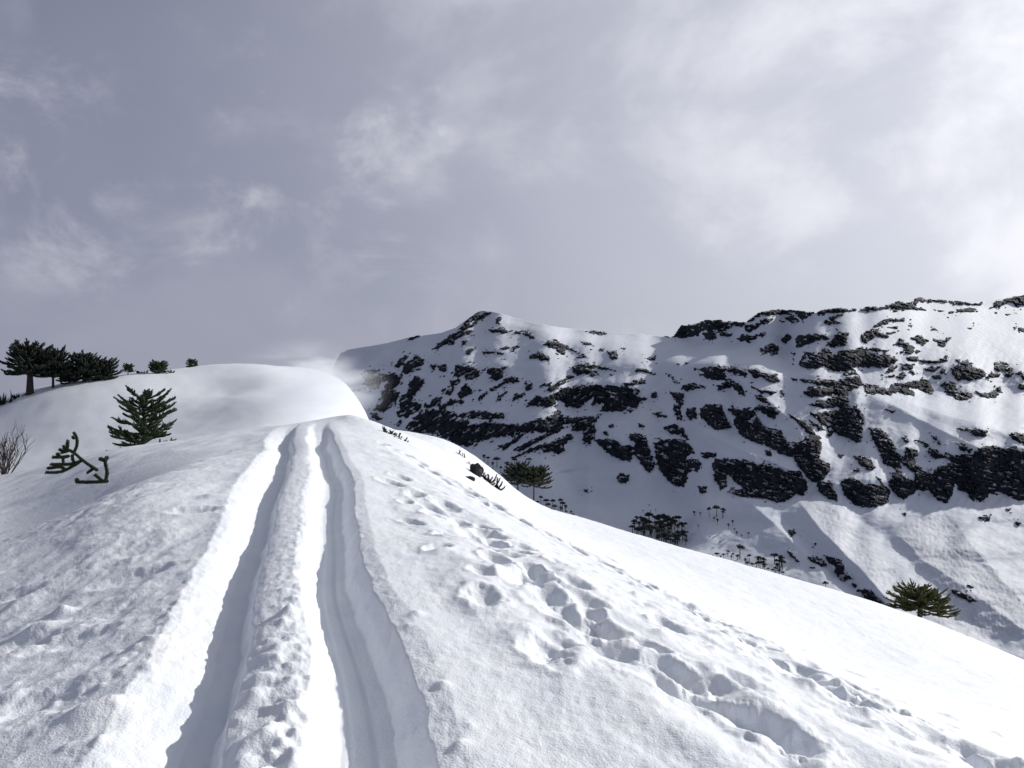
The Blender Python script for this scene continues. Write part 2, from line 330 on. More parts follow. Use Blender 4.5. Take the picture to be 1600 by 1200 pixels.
def ground_z(x, y, z=None):
    z = base_z(x, y) if z is None else z.copy()
    near = (y < 45) & (y > .5)
    xn = x[near]; yn = y[near]; zn = z[near]
    v = track_v(xn, yn)
    vj = v+.020*fbm(xn*3.1, yn*2.2, 3)+.007*fbm(xn*11, yn*9, 3)+.014*perlin(yn*.9, yn*0+3.3)
    fade = sstep(24, 17.5, yn)*sstep(.3, 1.0, yn)
    berm = np.exp(-(v/.24)**2)
    zn = zn+fade*np.interp(vj, RUT_V, RUT_Z)*(1+.12*perlin(yn*.6, yn*0))
    # two finer ski grooves pressed in the floor of the right rut
    zn = zn-fade*.009*(np.exp(-((v-.42)/.02)**2)+.6*np.exp(-((v-.30)/.015)**2))
    floor = fade*(np.exp(-((v+.38)/.10)**4)+np.exp(-((v-.38)/.12)**4))
    left = sstep(-.75, -1.3, v); right = sstep(.7, 1.2, v)
    # thrown clods on the middle berm and on the left bank
    cl = .6*sstep(-.1, .7, fbm(xn*4.2, yn*3.4, 2))
    lumpy = np.clip(berm*fade*sstep(6.5, 3.2, yn)*1.0+left*.34*sstep(16, 5, yn)+.22*np.exp(-((v+.85)/.18)**2)*fade, 0, 1.2)
    zn = zn+lumpy*.055*cl
    edge = fade*(np.exp(-((v-.02)/.20)**2)+.7*np.exp(-((v+.78)/.14)**2)+.6*np.exp(-((v-.72)/.10)**2))
    zn = zn+fade*np.exp(-((v-.10)/.07)**2)*.012*fbm(xn*9+3, yn*7, 3)+edge*.010*fbm(xn*8+1.7, yn*6.5, 4, .6)*sstep(18, 6, yn)
    d, sd_, t_ = line_dist(LIP, xn, yn)
    beyond = np.where(sd_ > 0, sstep(0, .9, d), 0)*sstep(1, .8, t_)
    left = left*(1-.82*beyond)
    # wind-ruffled crust on the left, streaks run along the ridge
    # the trampled bank ends in a lip, with a scoop beyond it
    zn = zn-np.where(sd_ > 0, np.interp(d, [0, .4, 1, 1.7, 2.4, 4.5, 7, 11], [0, .035, .10, .19, .26, .25, .16, 0]), 0)*sstep(0, .03, t_)*sstep(1, .6, t_)
    u = xn*.30+yn*.95; w = xn*.95-yn*.30
    ruf = fbm(u*1.6+2.2, w*3.2, 5, .55)
    pm = .35+.65*sstep(-.2, .35, perlin(u*.7+5, w*.9))
    zn = zn+left*(.020*ruf*pm+.010*pm*np.maximum(0, fbm(u*4.2, w*5.0, 3)))*sstep(26, 8, yn)
    zn = zn+left*.04*fbm(u*.5, w*.8+4, 3)
    # right side: soft undulation and fine crumbs
    zn = zn+right*(.022*fbm(xn*.9, yn*.7, 3)+.007*fbm(xn*5.3, yn*4.4, 4))
    for T in TRENCH:                                      # snow trodden down along the walkers' lines, pushed up beside them
        d_, s_, a_ = line_dist(T, xn, yn); d_ = d_+.10*fbm(xn*2.2, yn*1.8, 3)
        zn = zn-(.055*np.exp(-(d_/.30)**2)-.030*np.exp(-((d_-.55)/.22)**2))*sstep(0, .05, a_)*(1+.6*perlin(xn*1.7, yn*1.7))
    zn = zn+(1-floor*.85)*.003*fbm(xn*13, yn*11, 2)
    for (fx, fy, a, b, d, th) in PRT:
        m = (np.abs(xn-fx) < 1.1) & (np.abs(yn-fy) < 1.1)
        if not m.any(): continue
        dx = xn[m]-fx; dy = yn[m]-fy; c, s = math.cos(th), math.sin(th)
        wob = .36*fbm(xn[m]*6, yn[m]*6, 4)
        if d < 0: wob = wob*.25
        rho = np.sqrt(((dx*c+dy*s)/a)**2+((-dx*s+dy*c)/b)**2)+wob
        if d < 0: zn[m] += -d*np.exp(-1.4*np.maximum(rho, 0)**2); continue
        zn[m] += -d*np.exp(-np.maximum(rho, 0)**2.2)*(1+.6*wob)+.24*abs(d)*np.exp(-((rho-1.6)/.45)**2)*(1 if d > 0 else 0)
    z[near] = zn
    far = y > 18
    z[far] += (.035*fbm(x[far]*.55+y[far]*.2, y[far]*.30, 4)+.10*fbm(x[far]*.16, y[far]*.13, 3)+.25*fbm(x[far]*.03, y[far]*.03, 2))*sstep(18, 60, y[far])
    return z

ac = np.concatenate([np.linspace(-2.2, -.70, 60, endpoint=False), np.linspace(-.70, .70, 860, endpoint=False), np.linspace(.70, 2.2, 60)])
yr = np.concatenate([np.linspace(.35, 2.4, 24, endpoint=False), np.exp(np.linspace(math.log(2.4), math.log(44), 600))])
def cr_matrix(n, step):
    """Catmull-Rom weights from every step-th sample to all n samples"""
    nc = (n-1)//step+2; t = np.arange(n)/step; i = np.floor(t).astype(int); f = t-i
    W = np.zeros((n, nc)); r = np.arange(n)
    for k, w in ((-1, -.5*f+f*f-.5*f**3), (0, 1-2.5*f*f+1.5*f**3), (1, .5*f+2*f*f-1.5*f**3), (2, -.5*f*f+.5*f**3)):
        np.add.at(W, (r, np.clip(i+k, 0, nc-1)), w)
    return W
def ext(a, step):
    n = len(a); nc = (n-1)//step+2; idx = np.arange(nc)*step
    last = a[-1]+(a[-1]-a[-2])*np.maximum(0, idx-(n-1))
    return np.where(idx < n, a[np.minimum(idx, n-1)], last)
def terrain(name, yy, aa, mat):
    Yg, Ag = np.meshgrid(yy, aa, indexing='ij')
    st = 4
    yc = ext(yy, st); acs = ext(aa, st); Yc, Ac = np.meshgrid(yc, acs, indexing='ij')
    Xg = Ag*(Yg+.5*np.exp(-Yg))
    Zb = cr_matrix(len(yy), st)@base_z(Ac*(Yc+.5*np.exp(-Yc)), Yc)@cr_matrix(len(aa), st).T
    if len(aa) > 900:                                     # where the grid spacing jumps, evaluate exactly
        for sl in ((slice(None), slice(0, 72)), (slice(None), slice(-72, None)), (slice(0, 34), slice(None))):
            Zb[sl] = base_z(Xg[sl], Yg[sl])
    Zg = ground_z(Xg, Yg, Zb)
    o = mesh_obj(name, np.stack([Xg, Yg, Zg], -1).reshape(-1, 3), grid_faces(len(yy), len(aa))[:, ::-1], mat)
    return tag(o, kind='structure')
if True:
    terrain('snow_ridge', yr, ac, M_SNOW)
    yh = np.exp(np.linspace(math.log(44), math.log(300), 150))
    terrain('snow_hill', yh, np.linspace(-1.3, 1.3, 420), M_SNOW)

# ------------------------------------------------------------------ the mountain across the valley
def P(panel, txt):
    ox, oy, sc = panel
    return [(ox+float(a.split(',')[0])*sc, oy+float(a.split(',')[1])*sc) for a in txt.split()]
Q = 3/16
P1, P2, P3, P4 = (580, 480, Q), (850, 560, Q), (1100, 560, Q), (1300, 560, Q)
PA, PB, PCC, PE, PG = (1040, 450, Q), (1300, 440, Q), (840, 490, Q), (1200, 750, .25), (600, 450, .3125)
ROCKS = []
def rocks(panel, text):
    for ln in text.strip().split('\n'):
        ROCKS.append(P(panel, ln.strip()))
rocks(P1, """870,55 920,30 1000,45 950,75 900,105 860,140 850,165 790,185 760,200 735,180 800,110
740,200 830,200 840,215 760,235 690,275 690,305 620,310 540,345 560,310 620,260 680,225
985,185 1100,170 1140,210 1090,215 1000,200
1060,90 1085,95 1070,120 1085,150 1040,125
1200,205 1310,200 1355,255 1320,260 1280,225 1200,220
1320,400 1400,385 1480,410 1480,440 1400,425 1330,430
1080,345 1140,328 1150,338 1100,354
1180,335 1225,318 1230,328 1190,352
925,368 1015,370 1010,384 940,387
1045,375 1110,375 1095,398 1055,392
790,370 840,345 865,355 800,395
755,290 800,280 790,305 760,310
310,255 400,238 410,250 330,267 315,277
195,490 250,420 310,395 290,430 280,470 230,500
290,470 370,410 440,430 430,480 370,500 340,530 280,560 260,530
490,475 535,485 520,515 500,505
555,495 620,475 630,530 610,550 570,525
700,490 780,480 860,505 910,545 890,580 850,595 800,600 770,570 690,580
-80,560 -20,530 70,520 80,620 60,680 0,690 -50,640
80,560 200,550 260,560 240,620 180,680 130,700 110,660 150,620 90,610
60,790 90,720 130,690 180,690 230,720 200,790 150,840 110,870 20,860
240,760 300,720 320,620 370,580 440,610 400,680 350,740 340,790 420,820 400,860 340,880 300,920 220,910 240,840
-10,880 40,880 75,920 60,945 10,920
205,975 240,940 250,950 225,985
640,695 668,708 650,737 618,722
660,615 730,605 740,630 690,650 680,690 660,650
740,690 790,640 835,690 830,720 790,740 740,760 720,730
660,770 780,780 760,800 690,800 640,820 600,850 560,850 620,800
500,780 540,745 585,755 570,820 520,830 430,840 440,820 490,810
290,1000 350,930 420,860 520,850 600,860 680,870 720,900 700,950 800,940 820,960 780,1000 950,960 1050,970 1100,970 1230,980 1250,1040 1180,1080 1090,1075 1000,1090 880,1120 800,1160 700,1130 620,1090 510,1045 340,1050
770,880 900,870 1100,890 1110,920 1000,930 850,925 720,905
960,520 1060,510 1140,495 1100,530 1090,590 1030,610 1000,590 1010,560 970,545
1110,600 1200,580 1225,615 1190,635 1120,620
985,688 1120,618 1125,632 1005,698
1285,635 1340,640 1340,680 1290,680
885,762 960,705 965,716 900,774
1050,770 1060,735 1130,705 1090,750 1070,785
1160,770 1260,715 1250,750 1200,770
1310,800 1380,740 1440,760 1530,800 1500,830 1400,820 1330,815
1430,650 1500,630 1480,660
1070,1170 1250,1065 1260,1078 1210,1115 1100,1185
1180,1190 1400,1080 1600,1000 1560,1040 1400,1110 1240,1200
-430,715 -400,700 -330,705 -360,722 -420,728
-160,690 -110,680 -90,692 -150,702""")
rocks(P2, """240,75 320,35 440,60 620,105 560,100 400,75 330,75 420,100 460,130 410,150 340,125 270,140 250,120
0,270 230,138 245,150 60,275
770,105 800,85 850,95 910,130 860,125 830,110
545,130 580,130 565,144
730,195 810,165 840,200 800,215 700,225 640,225
0,330 100,290 150,250 260,230 420,220 560,230 700,240 800,270 780,320 860,335 800,360 770,410 700,400 640,440 580,440 470,440 500,390 480,370 400,380 430,310 380,340 300,410 160,400 190,370 90,340 100,380 0,400
690,430 750,430 720,450
0,500 80,470 110,430 150,460 160,490 240,500 350,480 430,490 480,460 440,530 400,540 430,590 420,660 380,710 320,680 330,600 240,600 230,540 180,540 100,610 0,620 -60,600 -150,620 -260,610 -190,560 -100,520
0,750 80,690 200,640 240,640 160,700 170,770 120,790 80,760 0,780
540,555 570,550 575,575 545,575
790,545 835,560 830,575 790,565
495,610 525,605 525,640 500,640
420,680 530,675 610,690 650,740 700,720 740,740 720,860 640,840 550,800 480,740
690,650 760,620 850,660 870,740 915,850 920,900 880,950 830,910 780,830 740,760 770,710
920,700 1000,680 1100,670 1180,690 1230,740 1250,790 1200,800 1180,850 1260,840 1310,880 1280,940 1200,940 1190,1020 1160,1070 1090,1060 1020,1000 960,920 930,800
990,580 1100,550 1160,590 1200,680 1120,640 1050,620
910,465 960,455 1030,490 960,485
890,300 930,275 950,330 900,320
1030,140 1070,150 1080,170 1150,210 1100,200
1050,270 1100,290 1160,290 1160,390 1120,370 1070,320
1070,390 1140,390 1130,440 1150,510 1110,510 1090,450
1190,420 1260,415 1270,500 1220,510 1180,470
1150,225 1250,210 1340,240 1190,270
1285,90 1440,60 1500,80 1520,180 1400,175 1280,135 1360,120
1440,230 1560,190 1640,230 1670,310 1640,300 1560,230 1460,265
1305,420 1360,380 1480,400 1520,500 1560,570 1460,600 1380,560 1310,490
600,980 640,970 710,985 700,1020 650,1040 620,1015
335,1095 365,1090 370,1120 340,1110
1290,1070 1350,1070 1355,1115 1300,1120
1310,790 1430,790 1430,820 1330,830""")
rocks(P3, """430,310 480,310 540,370 500,375 440,340
400,430 450,395 540,395 610,410 625,460 580,500 520,480 470,440
170,70 270,75 350,110 360,150 280,140 200,110
370,95 440,85 500,130 600,130 630,190 560,200 480,160 410,160
400,238 500,262 600,283 560,302 470,280
640,275 670,285 665,305 635,290
730,165 780,170 775,185 740,185
200,420 330,425 420,440 470,540 560,590 640,610 690,690 800,710 850,660 900,620 960,650 980,700 960,840 1040,880 1050,940 990,1010 900,1030 840,960 790,900 750,830 640,790 540,730 400,690 320,650 250,560 260,490
710,470 820,510 900,590 930,640 880,640 830,580 760,510
890,530 950,540 1010,600 960,600
800,180 1000,180 1120,190 1200,150 1300,150 1330,220 1200,270 1200,380 1240,440 1320,560 1310,690 1280,700 1150,640 1080,610 1040,660 1030,580 930,500 890,460 960,450 1120,430 1150,400 1000,410 880,385 960,350 1060,340 1100,300 900,320 830,290 880,240 1060,245
1240,390 1280,400 1330,480 1330,550 1290,500
1380,580 1470,590 1520,640 1560,730 1600,790 1600,910 1500,880 1480,800 1440,740 1400,650
70,880 100,840 200,840 330,850 440,880 540,890 640,930 700,940 800,940 840,1000 860,1080 830,1140 760,1130 700,1180 640,1200 560,1180 440,1160 300,1150 200,1110 230,1090 320,1100 370,1120 260,1020 180,950 190,1060 140,1090 90,1010
510,770 550,770 570,810 530,800
930,1030 1050,1030 1090,1100 1110,1180 1040,1170 960,1110
1250,815 1320,810 1390,850 1430,930 1360,920 1300,880
1120,800 1160,805 1150,825 1120,815
1240,925 1290,915 1290,940 1245,945
1140,1040 1170,1000 1260,1000 1330,1050 1480,1050 1550,1110 1530,1200 1400,1240 1260,1220 1170,1130
1430,960 1490,1040 1550,1100 1500,1080""")
rocks(P4, """270,220 350,220 450,260 500,220 640,200 750,180 800,180 850,270 830,290 760,270 700,240 620,250 690,290 690,310 600,300 560,270 480,310 380,290 290,300
905,220 960,195 1020,200 1050,270 1170,290 1170,320 1110,350 1050,340 970,300
1195,275 1290,295 1350,265 1385,290 1370,330 1300,330 1230,310
1375,250 1400,240 1420,285 1390,280
1540,225 1600,215 1680,230 1650,260 1580,262
445,423 530,433 500,449
430,640 510,700 530,780 600,830 620,740 700,760 710,810 680,830 700,880 760,930 840,960 830,1020 760,1100 700,1090 690,960 620,900 560,850 570,920 520,900
580,662 650,678 630,702
690,680 760,690 850,760 910,800 930,830 850,830 800,790 810,740
835,650 860,655 910,720 890,720
1040,580 1150,590 1240,590 1300,610 1270,655 1190,640 1130,610
1470,630 1600,620 1760,640 1740,700 1600,720 1530,680
1035,710 1090,710 1160,760 1150,790 1080,770
1210,760 1260,735 1360,730 1440,750 1500,740 1600,770 1760,760 1950,800 2200,790 2200,1150 2000,1190 1800,1150 1600,1180 1540,1180 1480,1140 1380,1110 1310,1130 1260,1190 1180,1190 1130,1120 1060,1100 1030,1030 1000,1130 960,1200 880,1180 820,1110 760,1080 830,980 880,900 960,890 990,860 1030,810 1180,800
930,790 970,780 1020,830 1000,860 950,830
470,1010 520,990 500,950 560,930 600,1000 660,1010 720,1050 690,1120 600,1170 550,1150 480,1070
1720,300 1900,320 2000,380 1880,400""")
rocks(PE, """1323,232 1360,222 1388,242 1355,256
1490,180 1515,178 1510,195
1545,265 1580,268 1570,288
840,208 865,208 860,226
250,480 310,480 370,530 340,540 270,510
350,470 430,490 470,530 480,590 530,620 460,630 410,570 420,540 370,500
570,690 640,690 720,770 700,800 620,760
1150,690 1220,700 1300,755 1270,762 1200,732 1160,712
1250,655 1290,665 1270,677
130,318 160,313 180,335 150,347
120,440 195,508 190,518 130,460
285,395 300,395 295,405
530,650 560,660 545,675""")
rocks(PA, """60,410 130,310 260,310 340,265 440,270 560,290 660,290 640,320 560,320 500,350 420,370 300,360 260,400 180,410
300,370 400,360 425,420 360,430 320,400
450,375 550,380 545,405 460,400
690,280 760,215 900,180 1080,185 1160,210 1240,205 1180,240 1140,270 1100,240 1000,215 880,225 790,225 720,270
660,300 740,310 820,260 890,260 870,290 800,300 730,350 690,370 660,350
1000,250 1040,230 1110,260 1100,290 1040,290
600,420 640,390 740,400 830,370 830,400 760,410 690,450 620,440
790,510 880,460 940,480 940,545 890,560 860,530 800,560
960,430 1020,385 1050,420 1000,460
1080,430 1120,390 1240,390 1340,390 1360,420 1300,430 1200,460 1100,500
1340,480 1440,370 1520,390 1500,480 1400,490
1110,650 1160,540 1250,560 1330,500 1400,560 1450,530 1600,510 1600,650 1520,690 1400,690 1330,650 1200,670
1260,210 1340,175 1440,170 1590,180 1500,200 1400,200 1270,225
1320,290 1400,230 1480,220 1380,270 1450,290 1350,310
1045,543 1080,540 1075,562
1055,588 1070,588 1068,607""")
rocks(PB, """240,240 300,210 420,220 540,170 640,180 720,130 760,150 860,150 980,160 1120,180 1250,180 1240,195 1050,190 960,170 720,165 690,210 780,235 700,240 640,225 540,240 480,215 380,240 280,250
1320,220 1380,170 1500,130 1600,120 1760,110 1900,120 1880,180 1700,190 1600,200 1540,210 1500,170 1420,190 1400,220
520,245 600,200 650,220 600,235
980,260 1110,225 1200,235 1150,250
850,232 940,243 900,252
1440,268 1490,268 1465,282
350,380 410,330 480,310 600,310 600,335 510,330 450,350 400,370
410,378 550,373 540,392
640,365 680,365 660,380
825,405 850,385 885,405
1130,385 1180,373 1160,394
1160,338 1195,340 1180,352
1545,400 1600,380 1640,390 1600,410 1560,420
1510,380 1535,385 1520,400
245,450 320,400 380,400 390,440 330,480 290,510 255,500
380,430 420,425 470,465 420,470 390,460
450,430 540,418 500,437
510,530 570,480 620,510 670,540 690,580 650,600 610,590 600,540
665,470 720,455 800,490 760,530 710,510
810,478 880,483 960,500 990,470 960,458 950,540 890,540 880,500
690,575 730,580 710,600
140,600 230,550 290,560 320,600 440,610 520,620 550,660 480,700 430,720 330,710 220,710 170,660
70,580 130,580 130,610 80,615
320,560 380,550 410,575 340,580
420,570 480,570 440,595
0,620 50,600 80,660 140,700 130,750 60,740 0,745
625,630 710,630 700,660 640,665
715,655 880,660 950,620 960,655 890,680 760,675
1030,650 1070,650 1060,675
575,690 680,690 670,735 590,735
460,750 490,715 540,710 500,755
640,750 680,740 690,780
545,790 600,755 615,800 570,805
440,795 520,778 515,802
770,725 830,710 900,710 860,750 800,745
900,760 920,720 950,770
835,785 900,780 905,810 850,810
990,730 1060,680 1130,650 1150,700 1260,740 1280,780 1200,820 1050,820 1010,780
1290,800 1330,760 1400,770 1400,790
1345,690 1400,670 1470,690 1520,750 1500,790 1450,790 1440,750 1370,740
1530,760 1570,750 1600,790 1700,800 1680,830 1600,810
150,770 180,735 220,775
90,770 140,755 135,785
1700,560 1800,540 1880,580 1780,600""")
rocks(PCC, """50,260 90,230 170,235 260,280 350,325 310,315 230,290 220,340 180,330 150,290
340,365 380,330 410,365
370,240 420,240 470,270 390,255
410,150 470,135 570,170 540,180 480,160
515,300 550,295 550,320
580,315 660,310 660,385 620,380
700,285 740,285 720,300
905,365 940,370 980,350 970,390 930,385
1060,190 1100,180 1090,197
1225,408 1255,410 1240,427
0,370 90,355 90,390 20,385
50,590 100,578 80,607""")
rocks(PG, "640,850 760,790 860,770 940,730 945,745 890,790 890,820 800,820 780,800 700,832")

SKYL = np.array([(300,700),(380,650),(430,640),(470,618),(500,612),(522,570),(532,552),(545,546),(600,537),(640,527),(690,520),(712,512),(735,495),(747,488),(757,486),(775,488),
 (800,495),(830,504),(860,509),(920,517),(1000,522),(1048,527),(1052,526),(1064,509),(1080,508),(1100,501),(1125,501),(1165,504),(1172,498),(1185,489),(1210,484),
 (1245,485),(1275,489),(1285,485),(1310,482),(1335,483),(1352,480),(1380,478),(1400,472),(1420,471),(1437,465),(1455,468),(1480,469),(1510,473),(1540,472),
 (1560,468),(1580,464),(1600,462),(1660,458),(1720,462),(1800,460)], float)
BOT = np.array([(300,760),(470,700),(560,690),(640,720),(760,770),(900,850),(1100,910),(1300,975),(1440,1020),(1600,1085),(1800,1160)], float)
DBOT = np.array([(300,1900),(560,1560),(700,1290),(850,1010),(1000,850),(1300,740),(1600,660),(1800,620)], float)
# working raster, one cell per photo pixel
RX = np.arange(300, 1801); RY = np.arange(440, 1171)
GX, GY = np.meshgrid(RX.astype(float), RY.astype(float))
rock_sd = np.full(GX.shape, -50.0)
for pl in ROCKS:
    a = np.array(pl); x0, y0 = a.min(0)-14; x1, y1 = a.max(0)+14
    c0, c1 = max(0, int(x0)-300), min(len(RX), int(x1)-300); r0, r1 = max(0, int(y0)-440), min(len(RY), int(y1)-440)
    if c1 <= c0 or r1 <= r0: continue
    sl_ = (slice(r0, r1), slice(c0, c1))
    rock_sd[sl_] = np.maximum(rock_sd[sl_], poly_sdf(pl, GX[sl_], GY[sl_]))
rock_m = sstep(-3, 2, rock_sd)
g = np.full(GX.shape, .00165)
def region(pts, val, soft=14):
    global g
    m = sstep(-soft, soft*.6, poly_sdf(pts, GX, GY)); g = g*(1-m)+val*m
region([(790,497),(920,517),(1050,528),(1240,556),(1236,592),(1150,566),(1040,566),(960,556),(900,535)], .0050, 8)
region([(1440,490),(1800,480),(1800,600),(1500,575),(1440,540)], .0027)
region([(1250,600),(1480,612),(1800,620),(1800,690),(1560,670),(1450,640),(1360,615)], .0030, 8)
region([(860,770),(960,780),(1060,770),(1080,800),(1080,880),(900,850),(860,800)], .0026)
region([(1340,790),(1800,790),(1800,850),(1500,850)], .0016)
region([(520,540),(690,520),(640,560),(560,590),(520,600)], .0034)
region([(760,500),(1000,560),(1100,590),(1000,600),(860,580),(700,560),(660,545)], .0024)
region([(900,640),(1020,630),(1050,680),(960,680),(900,660)], .0022, 8)
region([(1110,660),(1180,690),(1240,730),(1190,720),(1130,700)], .0022, 6)
region([(1090,790),(1250,800),(1800,800),(1800,1170),(1500,1170),(1250,960),(1090,880)], .00128, 20)
g = g*(1-.62*rock_m)
g = blur(g, 3, 9)
lnD = np.zeros(GX.shape)
botpy = np.interp(RX, BOT[:, 0], BOT[:, 1])
inc = np.cumsum(g[::-1], 0)[::-1]                       # integral from below
bi = np.clip((botpy-440).astype(int), 0, len(RY)-1)
lnD = inc-inc[bi, np.arange(len(RX))]+np.log(np.interp(RX, DBOT[:, 0], DBOT[:, 1]))[None, :]
lnD = blur(blur(lnD, 0, 75), 4, 20)+.7*blur(lnD-blur(lnD, 22, 34), .8, 8)*(1-.75*sstep(1330, 1420, GX)*sstep(600, 540, GY))
def crest(pts, amp, wl, wr, power=1.0):
    """a spur standing out of the slope; wl, wr are the flank widths on its left/lower and right/upper side"""
    global lnD
    a = np.array(pts); m = 4*max(wl, wr)
    sl = (slice(max(0, int(a[:, 1].min()-m)-440), max(1, int(a[:, 1].max()+m)-440)), slice(max(0, int(a[:, 0].min()-m)-300), max(1, int(a[:, 0].max()+m)-300)))
    d, s, t = line_dist(pts, GX[sl], GY[sl])
    w = np.where(s > 0, wl, wr); lnD[sl] -= amp*np.exp(-(d/w)**power)*sstep(0, .12, t+.04)
crest([(1018,605),(1026,629),(1044,649),(1065,657),(1084,668),(1140,694),(1180,712)], .016, 16, 40)
crest([(1128,575),(1160,596),(1192,618),(1222,645),(1248,668),(1256,690)], .014, 22, 34)
crest([(1330,606),(1364,620),(1405,637),(1431,652),(1469,672),(1506,689),(1535,704)], .016, 26, 30)
crest([(1345,615),(1420,628),(1480,650),(1545,665),(1600,695),(1700,740)], .010, 20, 26)
crest([(1117,755),(1145,772),(1175,788),(1212,820),(1275,884),(1320,930)], .018, 45, 30)
crest([(1248,782),(1282,828),(1340,885),(1385,935),(1430,990)], .022, 22, 45)
crest([(1395,828),(1438,872),(1500,912),(1600,985)], .016, 40, 45)
crest([(1500,830),(1560,900),(1640,985)], .014, 35, 60)
crest([(925,722),(918,745),(922,790)], .006, 18, 14)
crest([(850,735),(865,770),(880,800)], .010, 14, 30)
crest([(755,487),(800,520),(860,545),(920,590),(1000,605)], .010, 60, 50)
crest([(600,575),(640,555),(700,520),(745,490)], .010, 45, 30)
crest([(1190,555),(1230,540),(1290,510),(1330,500)], .010, 30, 40)
# gullies
def gully(pts, amp, w): crest(pts, -amp, w, w, 1.6)
gully([(1215,800),(1265,860),(1330,920),(1400,985)], .012, 18)
gully([(1330,800),(1400,850),(1470,930),(1560,1010)], .008, 20)
gully([(885,735),(890,760)], .010, 22)
calm = 1-.92*sstep(85, 40, GY-np.interp(GX, SKYL[:, 0], SKYL[:, 1]))*sstep(1180, 1300, GX)
lnD += calm*.0048*fbm(GX/100, GY/40, 4)+calm*.0020*ridged((GX*.8+GY*.6)/26, (GY*.8-GX*.6)/60, 3)*(.35+.65*sstep(.1, .9, blur(rock_m, 14, 14)*3))
lnD += .0009*fbm(GX/9, GY/7, 3)*sstep(.02, .5, blur(rock_m, 5, 5))
debris = np.zeros(GX.shape)
for pts in ([(1262,785),(1300,790),(1345,840),(1400,895),(1460,950),(1420,960),(1360,900),(1300,840)],
            [(1400,830),(1450,805),(1510,830),(1545,880),(1600,935),(1600,1000),(1540,980),(1460,910)],
            [(1440,960),(1530,960),(1546,1000),(1480,1000)]):
    debris = np.maximum(debris, sstep(-10, 6, poly_sdf(pts, GX, GY)+5*fbm(GX/12, GY/12, 3)))
lnD += debris*.0010*fbm(GX/4.2, GY/4.2, 3)
lnD = blur(lnD, .8, .8)
def samp(A, px, py):
    x = np.clip(np.asarray(px, float)-300, 0, len(RX)-1.001); y = np.clip(np.asarray(py, float)-440, 0, len(RY)-1.001)
    i = y.astype(int); j = x.astype(int); fy = y-i; fx = x-j
    return (A[i, j]*(1-fx)+A[i, j+1]*fx)*(1-fy)+(A[i+1, j]*(1-fx)+A[i+1, j+1]*fx)*fy
def far_pt(px, py, near=0.0):
    D = np.exp(samp(lnD, px, py))*(1-near)
    return np.stack([(np.asarray(px)-800)/F*D, D, (600-np.asarray(py))/F*D], -1)

mx = np.arange(310, 1791, 1.5); NV = 400
top = np.interp(mx, SKYL[:, 0], SKYL[:, 1])+.9*fbm(mx/9, mx*0+2, 3)*sstep(1040, 1060, mx)+.5*fbm(mx/14, mx*0+7, 3)
bot = np.interp(mx, BOT[:, 0], BOT[:, 1])+30
tv = np.linspace(0, 1, NV)[:, None]
MPX = np.broadcast_to(mx, (NV, len(mx))); MPY = top*(1-tv)+bot*tv
V = far_pt(MPX, MPY)
# the far side falls away behind the skyline
back = []
for i, (dy, dz) in enumerate(((700, -420), (300, -120), (110, -30), (35, -5))):
    b = V[0].copy(); sc_ = (b[:, 1]+dy)/b[:, 1]; b[:, 0] *= sc_; b[:, 1] += dy; b[:, 2] += dz; back.append(b)
front = []
for (dy, dz) in ((60, -30), (200, -60)):
    b = V[-1].copy(); sc_ = (b[:, 1]-dy)/b[:, 1]; b[:, 0] *= sc_; b[:, 1] -= dy; b[:, 2] += dz; front.append(b)
VV = np.concatenate([np.stack(back), V, np.stack(front)], 0)
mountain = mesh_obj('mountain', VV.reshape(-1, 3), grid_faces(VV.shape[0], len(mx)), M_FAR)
tag(mountain, kind='structure')
dirt = np.zeros(VV.shape[:2], np.float32); dirt[4:4+NV] = samp(debris, MPX, MPY)
at = mountain.data.attributes.new('dirt', 'FLOAT', 'POINT'); at.data.foreach_set('value', dirt.ravel())

# rock outcrops, each one a piece of its own that breaks through the snow
def outcrop(pl, idx):
    a = np.array(pl); x0, y0 = a.min(0)-4; x1, y1 = a.max(0)+4
    big = min(x1-x0, y1-y0)-8; st = .8 if big < 12 else 1.15
    xs = np.arange(x0, x1+st, st); ys = np.arange(y0, y1+st, st)
    X, Y = np.meshgrid(xs, ys)
    tp = np.interp(X, SKYL[:, 0], SKYL[:, 1])-1.2
    sd = poly_sdf(pl, X, Y)
    e = min(2.6, .30*big+.45)
    th = np.where(X < 930, -.55, .30); al = X*np.cos(th)+Y*np.sin(th); ac_ = Y*np.cos(th)-X*np.sin(th)   # dip of the strata
    sd = sd+e*(1.0*fbm(al/9.0+3, ac_/4.2, 5, .62)+.33)
    body = np.where(sd > 0, 3.4*(1-np.exp(-sd/1.3)), sd*1.6)
    rough = (1.1*ridged(X/11, Y/17, 4)+1.3*fbm(X/5, Y/3.2, 3))*sstep(.0, 5, sd)*min(1, big/14)
    ledge = -5.6*sstep(.24, .55, fbm(al/17+9, ac_/3.6+4, 5, .60))*sstep(.5, 3.5, sd)
    prot = body+rough+ledge                               # in photo pixels at that distance, towards the viewer
    keep = (prot > -1.6) & (Y > tp)
    Dm = np.exp(samp(lnD, X, Y))
    D2 = Dm-prot*Dm/F*1.25
    pts = np.stack([(X-800)/F*D2, D2, (600-Y)/F*D2+prot*Dm/F*.25], -1).reshape(-1, 3)
    f = grid_faces(len(ys), len(xs)); kf = keep.ravel()[f].all(1); f = f[kf]
    if len(f) < 4: return
    u, inv = np.unique(f.ravel(), return_inverse=True)
    mesh_obj('rock', pts[u], inv.reshape(-1, 4), M_ROCK, mountain, smooth=False)
for i, pl in enumerate(ROCKS): outcrop(pl, i)
